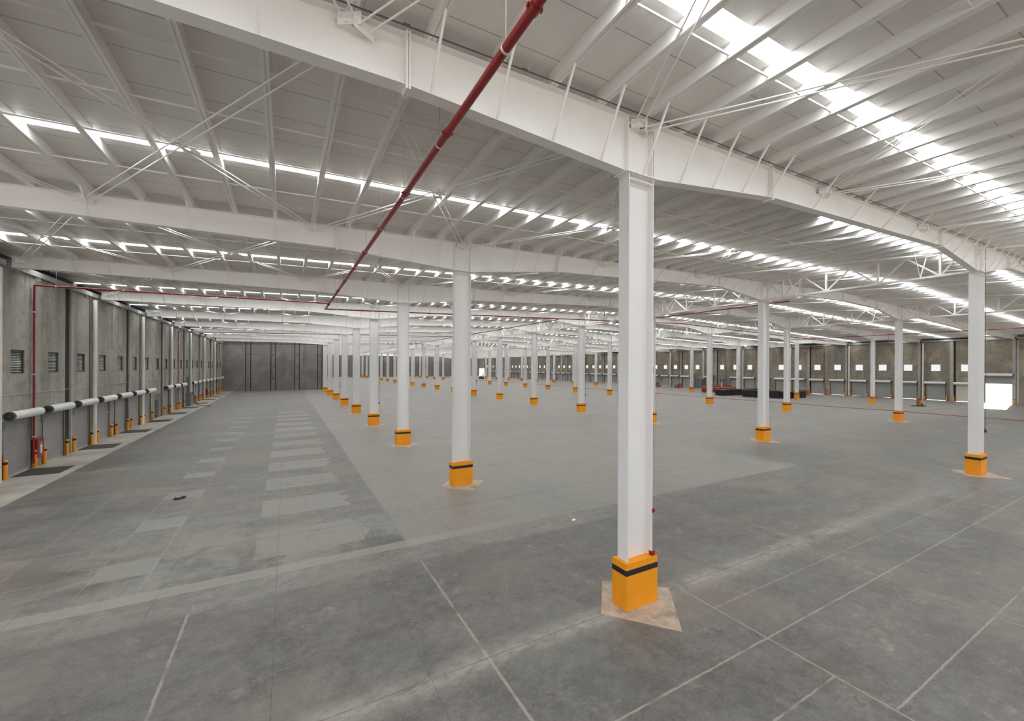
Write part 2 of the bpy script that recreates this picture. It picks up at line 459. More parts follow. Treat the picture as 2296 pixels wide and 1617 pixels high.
# upper parapets set back behind the walls, so the gap under the roof is closed, its shade painted dark
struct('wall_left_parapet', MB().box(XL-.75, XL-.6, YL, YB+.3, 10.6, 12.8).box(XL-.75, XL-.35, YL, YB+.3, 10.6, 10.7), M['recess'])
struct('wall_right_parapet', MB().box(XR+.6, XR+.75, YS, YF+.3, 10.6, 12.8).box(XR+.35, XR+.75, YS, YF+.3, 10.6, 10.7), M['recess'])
# back wall of the left lane with column strips, and the far end wall
def end_wall(xa, xb, y, strips):
    w = MB(); r = MB(); s = MB(); c = MB()
    x = xa
    for a, b in strips:
        w.box(x, a-.09, y, y+.3, 0, 12.3); r.box(a-.09, a+.09, y+.1, y+.3, 0, 12.3); s.box(a+.09, b-.09, y, y+.25, 0, 11.1); r.box(b-.09, b+.09, y+.1, y+.3, 0, 12.3); s.box(a+.09, b-.09, y+.15, y+.3, 11.1, 12.3)
        for z in (8.8, 6.0, 2.9):
            c.box(a+.25, b-.25, y-.05, y-.001, z-.05, z+.05).box(a+.28, a+.4, y-.08, y-.001, z-.12, z+.12).box(b-.4, b-.28, y-.08, y-.001, z-.12, z+.12)
        x = b+.09
    w.box(x, xb, y, y+.3, 0, 12.6)
    return w, r, s, c
w, r, s, c = end_wall(XL-.35, 8.35, YB, [(-8.41, -7.42), (-3.24, -2.24), (1.93, 2.93), (7.1, 8.1)])
struct('wall_back', w, M['wall_b']); struct('trim_5', r, M['recess']); struct('trim_6', s, M['wall_b'])
struct('trim_7', c, M['darksteel'])
st = [(8.9+5.2*i+4.2, 8.9+5.2*i+5.2) for i in range(18)]
w, r, s, c = end_wall(8.05, XR+.35, YF, st)
struct('wall_far', w, M['wall_b']); struct('trim_8', r, M['recess']); struct('trim_9', s, M['wall_b'])
struct('wall_side', MB().box(8.05, 8.35, YB+.3, YF, 0, 12.6), M['wall_b'])
# steel clamps on the panel joint right of the open doorway
t9 = MB()
for z in (9.3, 6.6, 3.9): t9.box(XR-.16, XR-.09, 19.25, 19.85, z-.06, z+.06)
struct('trim_10', t9, M['galv'])
struct('trim_11', MB().box(XR-.09, XR-.001, 19.62, 19.9, 0, 11.0).box(XR-.09, XR-.001, 19.22, 19.5, 0, 11.0), M['strip'])
# a horizontal conduit along each wall
struct('trim_12', MB().tube((XL+.03, YL, 4.4), (XL+.03, YB, 4.4), .018, 6).tube((XR-.03, YS, 4.4), (XR-.03, YF, 4.4), .018, 6), M['galv'])

# ------------------------------------------------------------------ roof deck with daylight strips
STR = [4.95, 9.65, 15.15, 22.5, 27.95, 34.4, 41.9]
while STR[-1] < YF-8: STR.append(round(STR[-1]+(5.6 if len(STR) % 2 else 6.4), 2))
STR = [-7.4, -1.2]+STR
def short_strip(c0): return abs(c0-9.65) < .1      # these only start beyond the first column row
HW = .215
def hw(c0): return .2 if short_strip(c0) else HW
def deck_range(y): return (XL-.75) if y < YB else 8.05
deck = MB(); edges = [YS]+[q for c0 in STR for q in (c0-hw(c0), c0+hw(c0))]+[YF+.4]
def slab(m, x0, x1, y0, y1, za, zc, th=.03):
    n = len(m.v)
    m.v += [(x0,y0,za),(x1,y0,zc),(x1,y1,zc),(x0,y1,za),(x0,y0,za+th),(x1,y0,zc+th),(x1,y1,zc+th),(x0,y1,za+th)]
    m.f += [tuple(n+i for i in q) for q in ((0,3,2,1),(4,5,6,7),(0,1,5,4),(1,2,6,5),(2,3,7,6),(3,0,4,7))]
PD = .30
for i in range(0, len(edges), 2):
    a, b = edges[i], edges[i+1]
    for (u, v) in ((a, min(b, YB+.2)), (max(a, YB+.2), b)):
        if v-u < .01: continue
        x0 = deck_range((u+v)/2)
        slab(deck, x0, RIDGE, u, v, zr(x0)+PD, zr(RIDGE)+PD)
        slab(deck, RIDGE, XR+.75, u, v, zr(RIDGE)+PD, zr(XR+.75)+PD)
for c0 in STR:
    if short_strip(c0): x0 = deck_range(c0); slab(deck, x0, 21.0, c0-hw(c0), c0+hw(c0), zr(x0)+PD, zr(21)+PD)
struct('ceiling', deck, M['foil'])
for i, c0 in enumerate(STR):
    m = MB(); x0 = deck_range(c0) if not short_strip(c0) else 21.0
    slab(m, x0, RIDGE, c0-hw(c0), c0+hw(c0), zr(x0)+PD+.012, zr(RIDGE)+PD+.012, .01)
    slab(m, RIDGE, XR+.75, c0-hw(c0), c0+hw(c0), zr(RIDGE)+PD+.012, zr(XR+.75)+PD+.012, .01)
    struct('window_%d' % (i+1), m, M['skylight'])
NWIN = len(STR)

# ------------------------------------------------------------------ columns
def make_column():
    t = thing('column', '', 'column')
    m = MB()
    m.box(-.43, -.405, -.18, .18, 0, 1); m.box(.405, .43, -.18, .18, 0, 1); m.box(-.405, .405, -.007, .007, 0, 1)
    return t
CS = {}
def shaft_mesh(h):
    if h not in CS:
        m = MB()
        m.box(-.43, -.405, -.18, .18, 1.1, h-.03).box(.405, .43, -.18, .18, 1.1, h-.03).box(-.405, .405, -.007, .007, 1.1, h-.03)
        CS[h] = m.mesh('shaft', M['column'])
    return CS[h]
capm = MB(); capm.box(-.56, .56, -.23, .23, -.03, 0)
for bx_ in (-.5, -.25, 0, .25, .5):
    for by_ in (-.14, .14): capm.tube((bx_, by_, -.03), (bx_, by_, -.065), .018, 6)
capm.box(-.405, .405, -.16, -.007, -.17, -.15).box(-.405, .405, .007, .16, -.17, -.15)
capm = capm.mesh('cap_plate', M['white'])
gm = MB(); gm.box(-.545, .545, -.25, -.235, 0, 1.17).box(-.545, .545, .235, .25, 0, 1.17).box(-.545, -.53, -.235, .235, 0, 1.17).box(.53, .545, -.235, .235, 0, 1.17).box(-.53, .53, -.235, .235, 1.145, 1.165)
gm = gm.mesh('base_guard', M['orange'])
sm = MB().box(-.549, .549, -.254, -.2505, .87, 1.01).box(-.549, .549, .2505, .254, .87, 1.01).box(-.549, -.5455, -.2505, .2505, .87, 1.01).box(.5455, .549, -.2505, .2505, .87, 1.01)
sm = sm.mesh('stripe', M['black'])
ROWN = ['row nearest the grey louvre wall', 'second row from the grey louvre wall', 'third row from the grey louvre wall', 'row nearest the wall of bright windows']
NEARW = ['row nearest the louvre wall', 'second row from louvre wall', 'third row from louvre wall', 'row nearest the bright windows']
pads = []
npad = 20
for r, x in enumerate(ROWX):
    for k in range(0, 20):
        if r == 0 and k > 8: continue
        if r == 2 and k < 1: continue
        if r == 3 and k < 2: continue
        h = ZCOL[r]
        order = k+1 - (1 if r == 2 else 2 if r == 3 else 0)
        lab = 'white column with orange base guard, %s from camera in %s' % (nth(order), NEARW[r])
        t = thing('steel_column', lab, 'column', (x, FY(k), 0), 0, 'white steel columns with orange guards')
        if r in (1, 2): t.scale.y = 1.25
        obj('shaft', shaft_mesh(h), parent=t)
        obj('cap_plate', capm, parent=t, loc=(0, 0, h))
        g = obj('base_guard', gm, parent=t); g['label'] = 'orange base guard'
        q = obj('stripe', sm, parent=g); q['label'] = 'black stripe'
        if k < 9:
            p = obj('trim_%d' % npad, PAD, loc=(x, FY(k), 0)); p['kind'] = 'structure'; npad += 1

# ------------------------------------------------------------------ rafters
def flange(m, pts, w, th, below):
    for (xa, za), (xb, zc) in zip(pts, pts[1:]):
        n = len(m.v); a, b = (-th, 0) if below else (0, th)
        m.v += [(xa,-w,za+a),(xb,-w,zc+a),(xb,w,zc+a),(xa,w,za+a),(xa,-w,za+b),(xb,-w,zc+b),(xb,w,zc+b),(xa,w,za+b)]
        m.f += [tuple(n+i for i in q) for q in ((0,3,2,1),(4,5,6,7),(0,1,5,4),(2,3,7,6))]
        if (xa, za) == pts[0]: m.f.append((3,0,4,7)) if False else m.f.append(tuple(n+i for i in (3,0,4,7)))
        if (xb, zc) == pts[-1]: m.f.append(tuple(n+i for i in (1,2,6,5)))
def clip_pts(x0):
    top = [(x, zr(x)) for x, _ in ZB]; bot = list(ZB)
    if x0 > -12.8:
        bot = [(x0, zb(x0))]+[p for p in bot if p[0] > x0+.01]; top = [(x, zr(x)) for x, _ in bot]
    return top, bot
JOINTS = [1.96, 13.86, 28.86, 40.76]; JOINTS = JOINTS+[2*RIDGE-x for x in JOINTS]+[RIDGE]
STIFF = [x+d for x in ROWX for d in (-.42, .42)]
def rafter_meshes(x0):
    top, bot = clip_pts(x0)
    web = MB()
    for i in range(len(bot)-1):
        n = len(web.v)
        (xa, za), (xb, zc) = bot[i], bot[i+1]; ta, tb = top[i][1], top[i+1][1]
        web.v += [(xa,-.006,za),(xb,-.006,zc),(xb,-.006,tb),(xa,-.006,ta),(xa,.006,za),(xb,.006,zc),(xb,.006,tb),(xa,.006,ta)]
        web.f += [tuple(n+j for j in q) for q in ((0,1,2,3),(5,4,7,6))]
    tf = MB(); flange(tf, top, .15, .018, True)
    bf = MB(); flange(bf, bot, .15, .018, False)
    return web.mesh('web', M['white']), tf.mesh('top_flange', M['white']), bf.mesh('bottom_flange', M['white'])
RM = {}
def flange_brace(m, x, y, sy, loc_z=True):
    z0 = zb(x)+.02; z1 = zr(x)+.04
    x1 = x
    m.bar((x, y+sy*.13, z0), (x1, y+sy*.95, z1), .045, .045)
def brace_xs(x0):
    out = []
    for i, x in enumerate(PUR):
        if x < x0+.3: continue
        hx = any(abs(x-c0) < 6.3 for c0 in ROWX)
        if hx or i % 2 == 0 or x < -8: out.append(x)
    return out
for k in range(-1, 20):
    x0 = -12.8 if FY(k) < YB-.5 else 8.45
    if k == 9: continue
    if x0 not in RM: RM[x0] = rafter_meshes(x0)
    lab = 'white tapered steel rafter spanning the hall, %s from the camera' % nth(max(1, k+1))
    if k == -1: lab = 'white tapered steel rafter directly behind the camera position'
    t = thing('roof_rafter', lab, 'rafter', (0, FY(k), 0), 0, 'tapered roof rafters')
    for nm, me in zip(('web', 'top_flange', 'bottom_flange'), RM[x0]): obj(nm, me, parent=t)
    for x in JOINTS:
        if x < x0: continue
        if ('j', x) not in RM:
            m = MB(); m.box(-.045, -.005, -.16, .16, zb(x)-.07, zr(x)+.03).box(.005, .045, -.16, .16, zb(x)-.07, zr(x)+.03)
            for zz in [zb(x)+.1+q*(zr(x)-zb(x)-.2)/4 for q in range(5)]:
                for yy in (-.1, .1): m.tube((-.075, yy, zz), (.075, yy, zz), .015, 6)
            RM[('j', x)] = m.mesh('splice_plate', M['white'])
        if k < 9: obj('splice_plate', RM[('j', x)], parent=t, loc=(x, 0, 0))
    for x in STIFF:
        if x < x0 or k > 8: continue
        if ('s', x) not in RM:
            RM[('s', x)] = MB().box(-.012, .012, -.148, -.0065, zb(x)+.019, zr(x)-.019).box(-.012, .012, .0065, .148, zb(x)+.019, zr(x)-.019).mesh('stiffener', M['white'])
        obj('stiffener', RM[('s', x)], parent=t, loc=(x, 0, 0))
    xs = brace_xs(x0)
    if k < 3 and k >= 0:
        n_ = 0
        for x in xs:
            for sy in (-1, 1):
                if n_ < 95 and x < 62:
                    if ('b', x, sy) not in RM:
                        m = MB(); flange_brace(m, x, 0, sy); RM[('b', x, sy)] = m.mesh('flange_brace', M['white'])
                    obj('flange_brace', RM[('b', x, sy)], parent=t); n_ += 1
        xs = [x for x in xs if x >= 62]
    if k >= 0:
        key = ('bs', x0, len(xs))
        if key not in RM:
            m = MB()
            for x in xs:
                for sy in (-1, 1): flange_brace(m, x, 0, sy)
            RM[key] = m.mesh('flange_brace', M['white'])
        o = obj('flange_brace', RM[key], parent=t); o['kind'] = 'stuff'

# ------------------------------------------------------------------ purlins
def px(X, Y, Z):
    s, c = math.sin(YAW), math.cos(YAW)
    z = X*s+Y*c; x = X*c-Y*s
    if z < .3: return None
    return (1148+F_PX*x/z, HOR-F_PX*(Z-CAM_H)/z, z)
def purlin_geo(m, x, y0, y1, z):
    m.box(x-.08, x-.012, y0, y1, z, z+PD-.004)
    m.box(x+.012, x+.08, y0, y1, z, z+PD-.004)
    m.box(x-.012, x+.012, y0, y1, z+.02, z+PD-.004)
cand = []
for k in range(-1, 20):
    for i, x in enumerate(PUR):
        if FY(k) > YB-1 and x < 8.6: continue
        sc_ = 0
        for q in range(13):
            p = px(x, FY(k)+q, zr(x))
            if p and -20 < p[0] < 2316 and -20 < p[1] < 1637: sc_ += 1/p[2]**2*(1.0 if p[2] > 0 else 0)
        cand.append((sc_, k, i, x))
cand.sort(key=lambda q: -q[0])
PM = MB(); purlin_geo(PM, 0,   .05, BAY-.05, 0); PM = PM.mesh('roof_purlin', M['purlin'])
BAYN = ['over the camera', 'between first and second rafters', 'between second and third rafters', 'between third and fourth rafters', 'between fourth and fifth rafters', 'between fifth and sixth rafters', 'between sixth and seventh rafters']
for sc_, k, i, x in cand[:300]:
    o = obj('roof_purlin', PM, loc=(x, FY(k), zr(x)))
    bn = BAYN[k+1] if k+1 < len(BAYN) else 'in the %s bay' % nth(k+2)
    tag(o, 'white steel purlin under the roof %s, %s from the louvre wall' % (bn, nth(i+1)), 'purlin', 'roof purlins', 'thing')
m = MB()
for sc_, k, i, x in cand[300:]: purlin_geo(m, x, FY(k)+.05, FY(k+1)-.05, zr(x))
tag(obj('roof_purlin', m, M['purlin']), 'white steel purlins of the more distant roof bays', 'purlins', 'roof purlins', 'stuff')
# bridging bars between the purlins
BRI = [2.3, 4.55, 6.75, 9.0]
for k in range(-1, 8):
    for n_, d in enumerate(BRI):
        y = FY(k)+d+(.5 if k == -1 and n_ == 3 else 0)
        m = MB()
        for xa, xb in zip([XL+.1]+PUR, PUR+[XR-.1]):
            if xb-xa < .3: continue
            if xa > 10 and n_ in (0, 2): continue
            m.bar((xa+.02, 0, zr(xa)+.07), (xb-.02, 0, zr(xb)+.07), .035, .035)
        tag(obj('bridging_bar', m, M['white'], loc=(0, y, 0)), 'thin white bridging bar across the purlins, %s of four in %s' % (nth(n_+1), 'the bay over the camera' if k < 0 else 'the %s roof bay' % nth(k+2)), 'bridging bar', 'bridging bars', 'thing')

# ------------------------------------------------------------------ rod bracing
NOD = [-12.4, -6.2, 1.05, 7.91, 17.2, 26.4, 34.81, 43.9]; NOD = NOD+[2*RIDGE-x for x in reversed(NOD)]
for k in range(-1, 7):
    for i in range(len(NOD)-1):
        xa, xb = NOD[i], NOD[i+1]
        for dr in (0, 1):
            p = Vector(((xa, xb)[dr]+.12*(1-2*dr), FY(k)+.2, 0)); q = Vector(((xb, xa)[dr]-.12*(1-2*dr), FY(k+1)-.2, 0))
            p.z = zr(p.x)-.17-.09*dr; q.z = zr(q.x)-.17-.09*dr
            if k > 4 and i > 9: continue
            d = (q-p).normalized(); sd_ = Vector((d.y, -d.x, 0)).normalized()*.11
            name = '%s bay from camera, %s span from louvre wall, running %s' % (nth(k+2), nth(i+1), 'outward' if dr == 0 else 'inward')
            t = thing('cross_brace', 'white rod pair in '+name, 'bracing', tuple(p), 0, 'roof cross bracing')
            for s_ in (-1, 1):
                m = MB().tube(tuple(sd_*s_), tuple(q-p+sd_*s_), .019, 6); obj('rod', m, M['white'], t, smooth=True)
            cpt = (q-p)*(.485 if dr else .54)
            m = MB()
            for s_ in (-1, 1):
                m.bar(tuple(cpt-d*.13+sd_*s_), tuple(cpt+d*.13+sd_*s_), .07, .10)
            m.bar(tuple(cpt-sd_*1.5), tuple(cpt+sd_*1.5), .16, .025)
            obj('turnbuckle', m, M['white'], t)
            for e_, s2 in ((Vector((0,0,0)), 1), (q-p, -1)):
                m = MB()
                m.bar(tuple(e_-sd_*1.9), tuple(e_+sd_*1.9), .012, .22); m.bar(tuple(e_-sd_*1.6-Vector((0,.19*s2,0))), tuple(e_+sd_*1.6-Vector((0,.19*s2,0))), .36, .012)
                obj('gusset_plate', m, M['white'], t)

# ------------------------------------------------------------------ jack trusses on the two middle rows
def truss_parts(zt, zbm, rx):
    P = []
    m = MB()
    for s_ in (-.055, .055): m.box(s_-.02, s_+.02, .02, BAY-.02, -.10, 0)
    P.append(('top_chord', m, (0, 0, zt)))
    P.append(('bottom_chord', MB().box(-.08, .08, .02, BAY-.02, -.06, .06), (0, 0, zbm)))
    vs = [1.5, 4.5, 7.5, 10.5]
    H = zt-.1-zbm-.05
    for v in vs: P.append(('upright', MB().box(-.055, .055, -.055, .055, .05, H+.06), (0, v, zbm)))
    tops = [.45, 3.05, 6.05, 9.05, 11.55]
    for a in range(4):
        b0 = vs[a]
        P.append(('diagonal', MB().bar((0, -.06, .05), (0, tops[a]-b0+.05, H+.03), .085, .085), (0, b0, zbm)))
        P.append(('diagonal', MB().bar((0, .06, .05), (0, tops[a+1]-b0-.05, H+.03), .085, .085), (0, b0, zbm)))
    for v in (2.4, 9.6):
        for s_ in (-1, 1): P.append(('side_brace', MB().bar((s_*.04, 0, .05), (s_*.95, 0, H+.12), .04, .04, up=(0, 1, 0)), (0, v, zbm)))
    return [(n, m.mesh(n, M['white']), l) for n, m, l in P]
TP = truss_parts(zr(ROWX[1])-.01, 11.70, 0)
for r in (1, 2):
    for k in range(0, 14):
        t = thing('jack_truss', 'white open truss, %s span from camera above the %s column row from louvre wall' % (nth(k+1), 'second' if r == 1 else 'third'), 'truss', (ROWX[r], FY(k), 0), 0, 'open web trusses')
        for n, me, l in TP: obj(n, me, parent=t, loc=l)

# ------------------------------------------------------------------ eave beams
for side, x, ya, yb in (('L', XL+.17, YS, YB), ('R', XR-.17, YS, YF)):
    k = -1
    while FY(k) < yb-1:
        a, b = FY(k)+.2, min(FY(k+1)-.2, yb-.05)
        m = MB(); sg = 1 if side == 'L' else -1
        m.box(x-.012, x+.012, a, b, 11.22, 11.52)
        xa, xb = sorted((x, x-sg*.14)); m.box(xa, xb, a, b, 11.22, 11.235).box(xa, xb, a, b, 11.505, 11.52)
        yy = a+.8
        while yy < b-.3: m.box(min(x, x-sg*.16), max(x, x-sg*.16), yy-.05, yy+.05, 11.02, 11.22); yy += 2.2
        tag(obj('eave_beam', m, M['galv']), 'light grey eave channel on the %s wall, %s length from camera' % ('grey louvre' if side == 'L' else 'bright window', nth(k+2)), 'eave beam', 'eave channels', 'thing')
        k += 1

# ------------------------------------------------------------------ louvre windows
def louver(n, x, y, side):
    t = sroot('window_%d' % n, (x, y, WINZ[0]), 0 if side == 'L' else math.pi)
    return t
LF = MB()
for a in ((-.68,-.64,0,1.3),(.64,.68,0,1.3)): LF.box(-.22, -.04, a[0], a[1], 0, 1.3)
LF.box(-.22, -.04, -.64, .64, 0, .05).box(-.22, -.04, -.64, .64, 1.25, 1.3)
LFD = LF.mesh('window_frame', M['darksteel']); LFR = LF.mesh('window_frame', M['galv'])
SL = MB()
for i in range(13): SL.bar((-.13, -.64, .10+i*.093), (-.13, .64, .10+i*.093), .075, .012, up=(.55, 0, 1))
SLM = SL.mesh('louvre', M['hood'])
BK = MB().box(-.3, -.28, -.67, .67, .01, 1.29); BKM = BK.mesh('backing', M['recess'])
SLT = MB()
for i in range(5): SLT.box(-.10, -.085, -.64, .64, .22+i*.22, .235+i*.22)
SLTM = SLT.mesh('louvre', M['hood']); GLM = MB().box(-.16, -.15, -.64, .64, .05, 1.25).mesh('pane', M['winglow'])
nw = NWIN+1
for y in LD:
    t = louver(nw, XL, y, 'L'); nw += 1
    obj('window_frame', LFD, parent=t); obj('louvre', SLM, parent=t); obj('backing', BKM, parent=t)
for n, y in enumerate(RD):
    if y > YBIG[0]-1 and y < YBIG[1]+1: continue
    t = louver(nw, XR, y, 'R'); nw += 1
    obj('window_frame', LFR, parent=t); obj('louvre', SLTM, parent=t); obj('pane', GLM, parent=t)

# ------------------------------------------------------------------ roller doors
def door_meshes(dw, dh, bottom, ztop):
    h = dw/2
    cur = MB().box(-.10, -.08, -h-.03, h+.03, bottom, ztop)
    gl = MB().box(-.14, .03, -h-.09, -h-.02, 0, ztop); gr = MB().box(-.14, .03, h+.02, h+.09, 0, ztop)
    zc = ztop+.27
    hood = MB().tube((.30, -h-.12, zc), (.30, h+.2, zc), .24, 20)
    br = MB(); br.tube((.30, -h-.2, zc), (.30, -h-.13, zc), .25, 20).box(.0, .3, -h-.2, -h-.14, zc-.1, zc+.1); br.box(.0, .12, -h-.22, -h-.12, zc-.75, zc-.26)
    wheel = MB().lathe((.30, -h-.2, zc), [(.05, -.06), (.17, -.06), (.17, -.02), (.20, -.02), (.20, 0)], 16, axis='y')
    bar = MB().box(-.12, -.06, -h-.02, h+.02, bottom, bottom+.07)
    chain = MB().tube((.10, -h-.24, 1.1), (.10, -h-.24, zc), .012, 5)
    return [('curtain', cur.mesh('curtain', M['curtain'])), ('guide_rail', gl.mesh('guide_rail', M['darksteel'])), ('guide_rail', gr.mesh('guide_rail', M['darksteel'])),
            ('hood', hood.mesh('hood', M['hood'], True)), ('end_bracket', br.mesh('end_bracket', M['greydoor'])), ('drive_wheel', wheel.mesh('drive_wheel', M['darksteel'])),
            ('bottom_bar', bar.mesh('bottom_bar', M['galv'])), ('hand_chain', chain.mesh('hand_chain', M['galv']))]
DM = door_meshes(DW, DH, .03, DH); DMR = door_meshes(DW, DH, .03, DH)
# on the bright-window wall the door is turned round, so its bracket has to be mirrored to stay on the camera side
def mirror_y(parts):
    out = []
    for n, me in parts:
        c = me.copy()
        for v in c.vertices: v.co.y = -v.co.y
        c.flip_normals(); out.append((n, c))
    return out
DMR = mirror_y(DMR); M['palecurtain'] = paint('pale_sunlit_side_curtain', (.66, .64, .57), .5, .04)  # paler copy of the curtain, sunlight put into its colour
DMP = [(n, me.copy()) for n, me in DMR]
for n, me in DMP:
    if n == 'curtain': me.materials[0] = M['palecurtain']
DBIG = mirror_y(door_meshes(3.1, 4.6, 3.45, 4.75))
nd = 1
def put_door(x, y, side, parts):
    global nd
    t = sroot('door_%d' % nd, (x, y, 0), 0 if side == 'L' else math.pi); nd += 1
    for n, me in parts: obj(n, me, parent=t)
bol = MB().lathe((0, 0, 0), [(.085, 0), (.085, 1.02), (.07, 1.05), (.04, 1.07), (0, 1.075)], 14).mesh('post', M['orange'], True)
bst = MB().lathe((0, 0, 0), [(.0851, .80), (.088, .80), (.088, .93), (.0851, .93)], 14).mesh('stripe', M['black'], True)
def bollard(x, y, lab, grp):
    t = thing('bollard', lab, 'bollard', (x, y, 0), 0, grp)
    obj('post', bol, parent=t); q = obj('stripe', bst, parent=t); q['label'] = 'black stripe'
cnt = 0
for n, y in enumerate(LD):
    if n in L_MISS: continue
    if n in L_PERS:
        t = sroot('door_%d' % nd, (XL, 61.0, 0)); nd += 1
        obj('door_panel', MB().box(-.12, -.08, -1.1, 1.1, 0, 2.75), M['greydoor'], t)
        obj('door_leaf', MB().box(-.07, -.03, -.35, .75, 0, 2.05), M['darksteel'], t)
        obj('door_handle', MB().box(-.02, .05, -.25, -.2, 1.0, 1.15), M['galv'], t)
        continue
    cnt += 1
    put_door(XL, y, 'L', DM)
    for s_ in (-1, 1):
        bollard(XL+.15, y+s_*1.47, 'orange bollard, %s side of the %s roller door along the louvre wall' % ('near' if s_ < 0 else 'far', nth(cnt)), 'bollards along the louvre wall')
put_door(XR, 21.55, 'R', DBIG)
cnt = 0
for n, y in enumerate(RD):
    if n in R_MISS or (y > YBIG[0]-2 and y < YBIG[1]+2): continue
    cnt += 1
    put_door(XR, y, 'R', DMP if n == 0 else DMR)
    if n < 16:
        for s_ in (-1, 1):
            bollard(XR-.2, y+s_*1.5, 'orange bollard, %s side of the %s shut door under bright windows' % ('near' if s_ < 0 else 'far', nth(cnt)), 'bollards under the bright windows')
for s_ in (-1, 1):
    bollard(XR-.42, 21.55+s_*1.85, 'orange bollard on the %s side of the open doorway with bright daylight' % ('near' if s_ < 0 else 'far'), 'bollards under the bright windows')
# grey personnel door on the bright-window wall
t = sroot('door_%d' % nd, (XR-.02, 73.0, 0), math.pi); nd += 1
obj('door_panel', MB().box(.0, .05, -1.2, 1.2, 0, 2.85), M['greydoor'], t)
# ------------------------------------------------------------------ dock leveller plates in the floor by every second door
cnt = 0
for i in range(0, 11):
    y = LD[0]+8.08*i
    if y > 113: break
    cnt += 1
    a = MB(); a.v = [(-.95,-1.05,.0),(.95,-1.0,.0),(.95,1.0,.0),(-.95,1.05,.0),(-.95,-1.05,.012),(.95,-1.0,.012),(.95,1.0,.012),(-.95,1.05,.012)]
    a.f = [(4,5,6,7),(0,1,5,4),(1,2,6,5),(2,3,7,6),(3,0,4,7)]
    t = thing('dock_leveller', 'dark steel dock leveller plate set in the floor, %s along the louvre wall' % nth(cnt), 'dock leveller', (XL+1.0, y+.15, 0), 0, 'dock levellers')
    obj('deck_plate', a, M['mat'], t); obj('lip', MB().box(-.99, -.95, -1.0, 1.0, 0, .016), M['whiteplastic'], t)

# ------------------------------------------------------------------ downpipes
def downpipe(x, y, lab, sg):
    t = thing('downpipe', lab, 'downpipe', (x, y, 0), 0, 'cream downpipes')
    obj('pipe', MB().tube((0, 0, 0), (0, 0, 11.0), .14, 16), M['pvc'], t, smooth=True)
    for z in (3.1, 6.1, 9.1): obj('collar', MB().tube((0, 0, z), (0, 0, z+.12), .15, 16), M['pvc'], t, smooth=True)
    obj('bracket', MB().box(min(0, -sg*.185), max(0, -sg*.185), -.03, .03, 8.0, 8.06).box(min(0, -sg*.185), max(0, -sg*.185), -.03, .03, 4.6, 4.66), M['galv'], t)
for i in range(7):
    downpipe(XL+.20, 30.78+12.02*i, 'cream downpipe on the grey louvre wall, %s from the camera' % nth(i+1), 1)
for i in range(18):
    downpipe(XR-.20, 31.22+12*i, 'cream downpipe on the wall of bright windows, %s from the camera' % nth(i+1), -1)

# ------------------------------------------------------------------ red sprinkler pipes
def zc(x): return 10.9+.0266*(fold(x)-3)
def pipe_run(name, lab, pts, r, every=3.0, hang=True, coup=6.0):
    t = thing(name, lab, 'pipe', tuple(pts[0]), 0, 'red sprinkler pipes')
    o = Vector(pts[0]); m = MB(); cp = MB(); hg = MB(); wb = MB()
    for a, b in zip(pts, pts[1:]):
        a = Vector(a); b = Vector(b); m.tube(tuple(a-o), tuple(b-o), r, 14)
        L = (b-a).length; d = (b-a).normalized()
        s_ = coup*.5
        while s_ < L-.3:
            p = a+d*s_-o; cp.tube(tuple(p-d*.07), tuple(p+d*.07), r*1.22, 14); s_ += coup
            if abs(d.z) < .2:
                sd_ = Vector((d.y, -d.x, 0)); cp.bar(tuple(p-sd_*r*1.6), tuple(p+sd_*r*1.6), .05, .04)
        s_ = every*.3
        while s_ < L-.2 and hang and abs(d.z) < .2:
            p = a+d*s_; top = zr(p.x)+.25
            wb.tube(tuple(p-o-d*.02), tuple(p-o+d*.02), r*1.08, 14)
            hg.tube(tuple(p-o+Vector((0,0,r))), (p.x-o.x, p.y-o.y, top-o.z), .007, 5, cap=False); s_ += every
        if abs(d.z) > .8:
            for q in (.15, .5, .85): wb.tube(tuple(a+d*L*q-o-d*.03), tuple(a+d*L*q-o+d*.03), r*1.15, 12)
    obj('pipe', m, M['red'], t, smooth=True)
    if cp.v: obj('coupling', cp, M['red'], t)['kind'] = 'stuff'
    if wb.v: q = obj('clamp', wb, M['whiteplastic'], t); q['kind'] = 'stuff'
    if hg.v: q = obj('hanger_rod', hg, M['galv'], t); q['kind'] = 'stuff'
    return t
ZM = 10.9
pipe_run('sprinkler_main', 'thick red sprinkler main overhead, running away from the camera', [(2.92, YS, ZM), (2.92, 38.2, ZM)], .075, 3.1, coup=3.4)
pipe_run('sprinkler_pipe', 'red pipe crossing the whole hall, starting at the end of the thick red main', [(2.92, 38.2, zc(2.92)), (RIDGE, 38.2, zc(RIDGE)), (87.2, 38.2, zc(87.2))], .055, 3.0)
pipe_run('sprinkler_riser', 'red riser on the louvre wall beside the fire hose cabinet, joining the thick main', [(XL+.14, 34.35, .3), (XL+.14, 34.35, 10.68), (2.92, 34.35, 10.86)], .05, 3.0)
pipe_run('sprinkler_riser', 'red riser on the louvre wall beyond the dark personnel door, with branch across the bay', [(XL+.14, 70.8, .3), (XL+.14, 70.8, 10.66), (27.0, 70.8, 11.55)], .05, 3.0)
pipe_run('sprinkler_riser', 'most distant red riser on the louvre wall, close to the end wall', [(XL+.14, 106.2, .3), (XL+.14, 106.2, 10.66), (7.0, 106.2, 11.1)], .05, 3.0)
pipe_run('sprinkler_pipe', 'long red pipe branching off midway between the first two column rows', [(27.1, 38.2, 11.45), (27.1, 178, 11.45)], .05, 6.0)
pipe_run('sprinkler_pipe', 'red pipe hung just below the truss of the second column row', [(35.55, 18.1, 11.45), (35.55, 38.2, 11.5)], .05, 6.0)
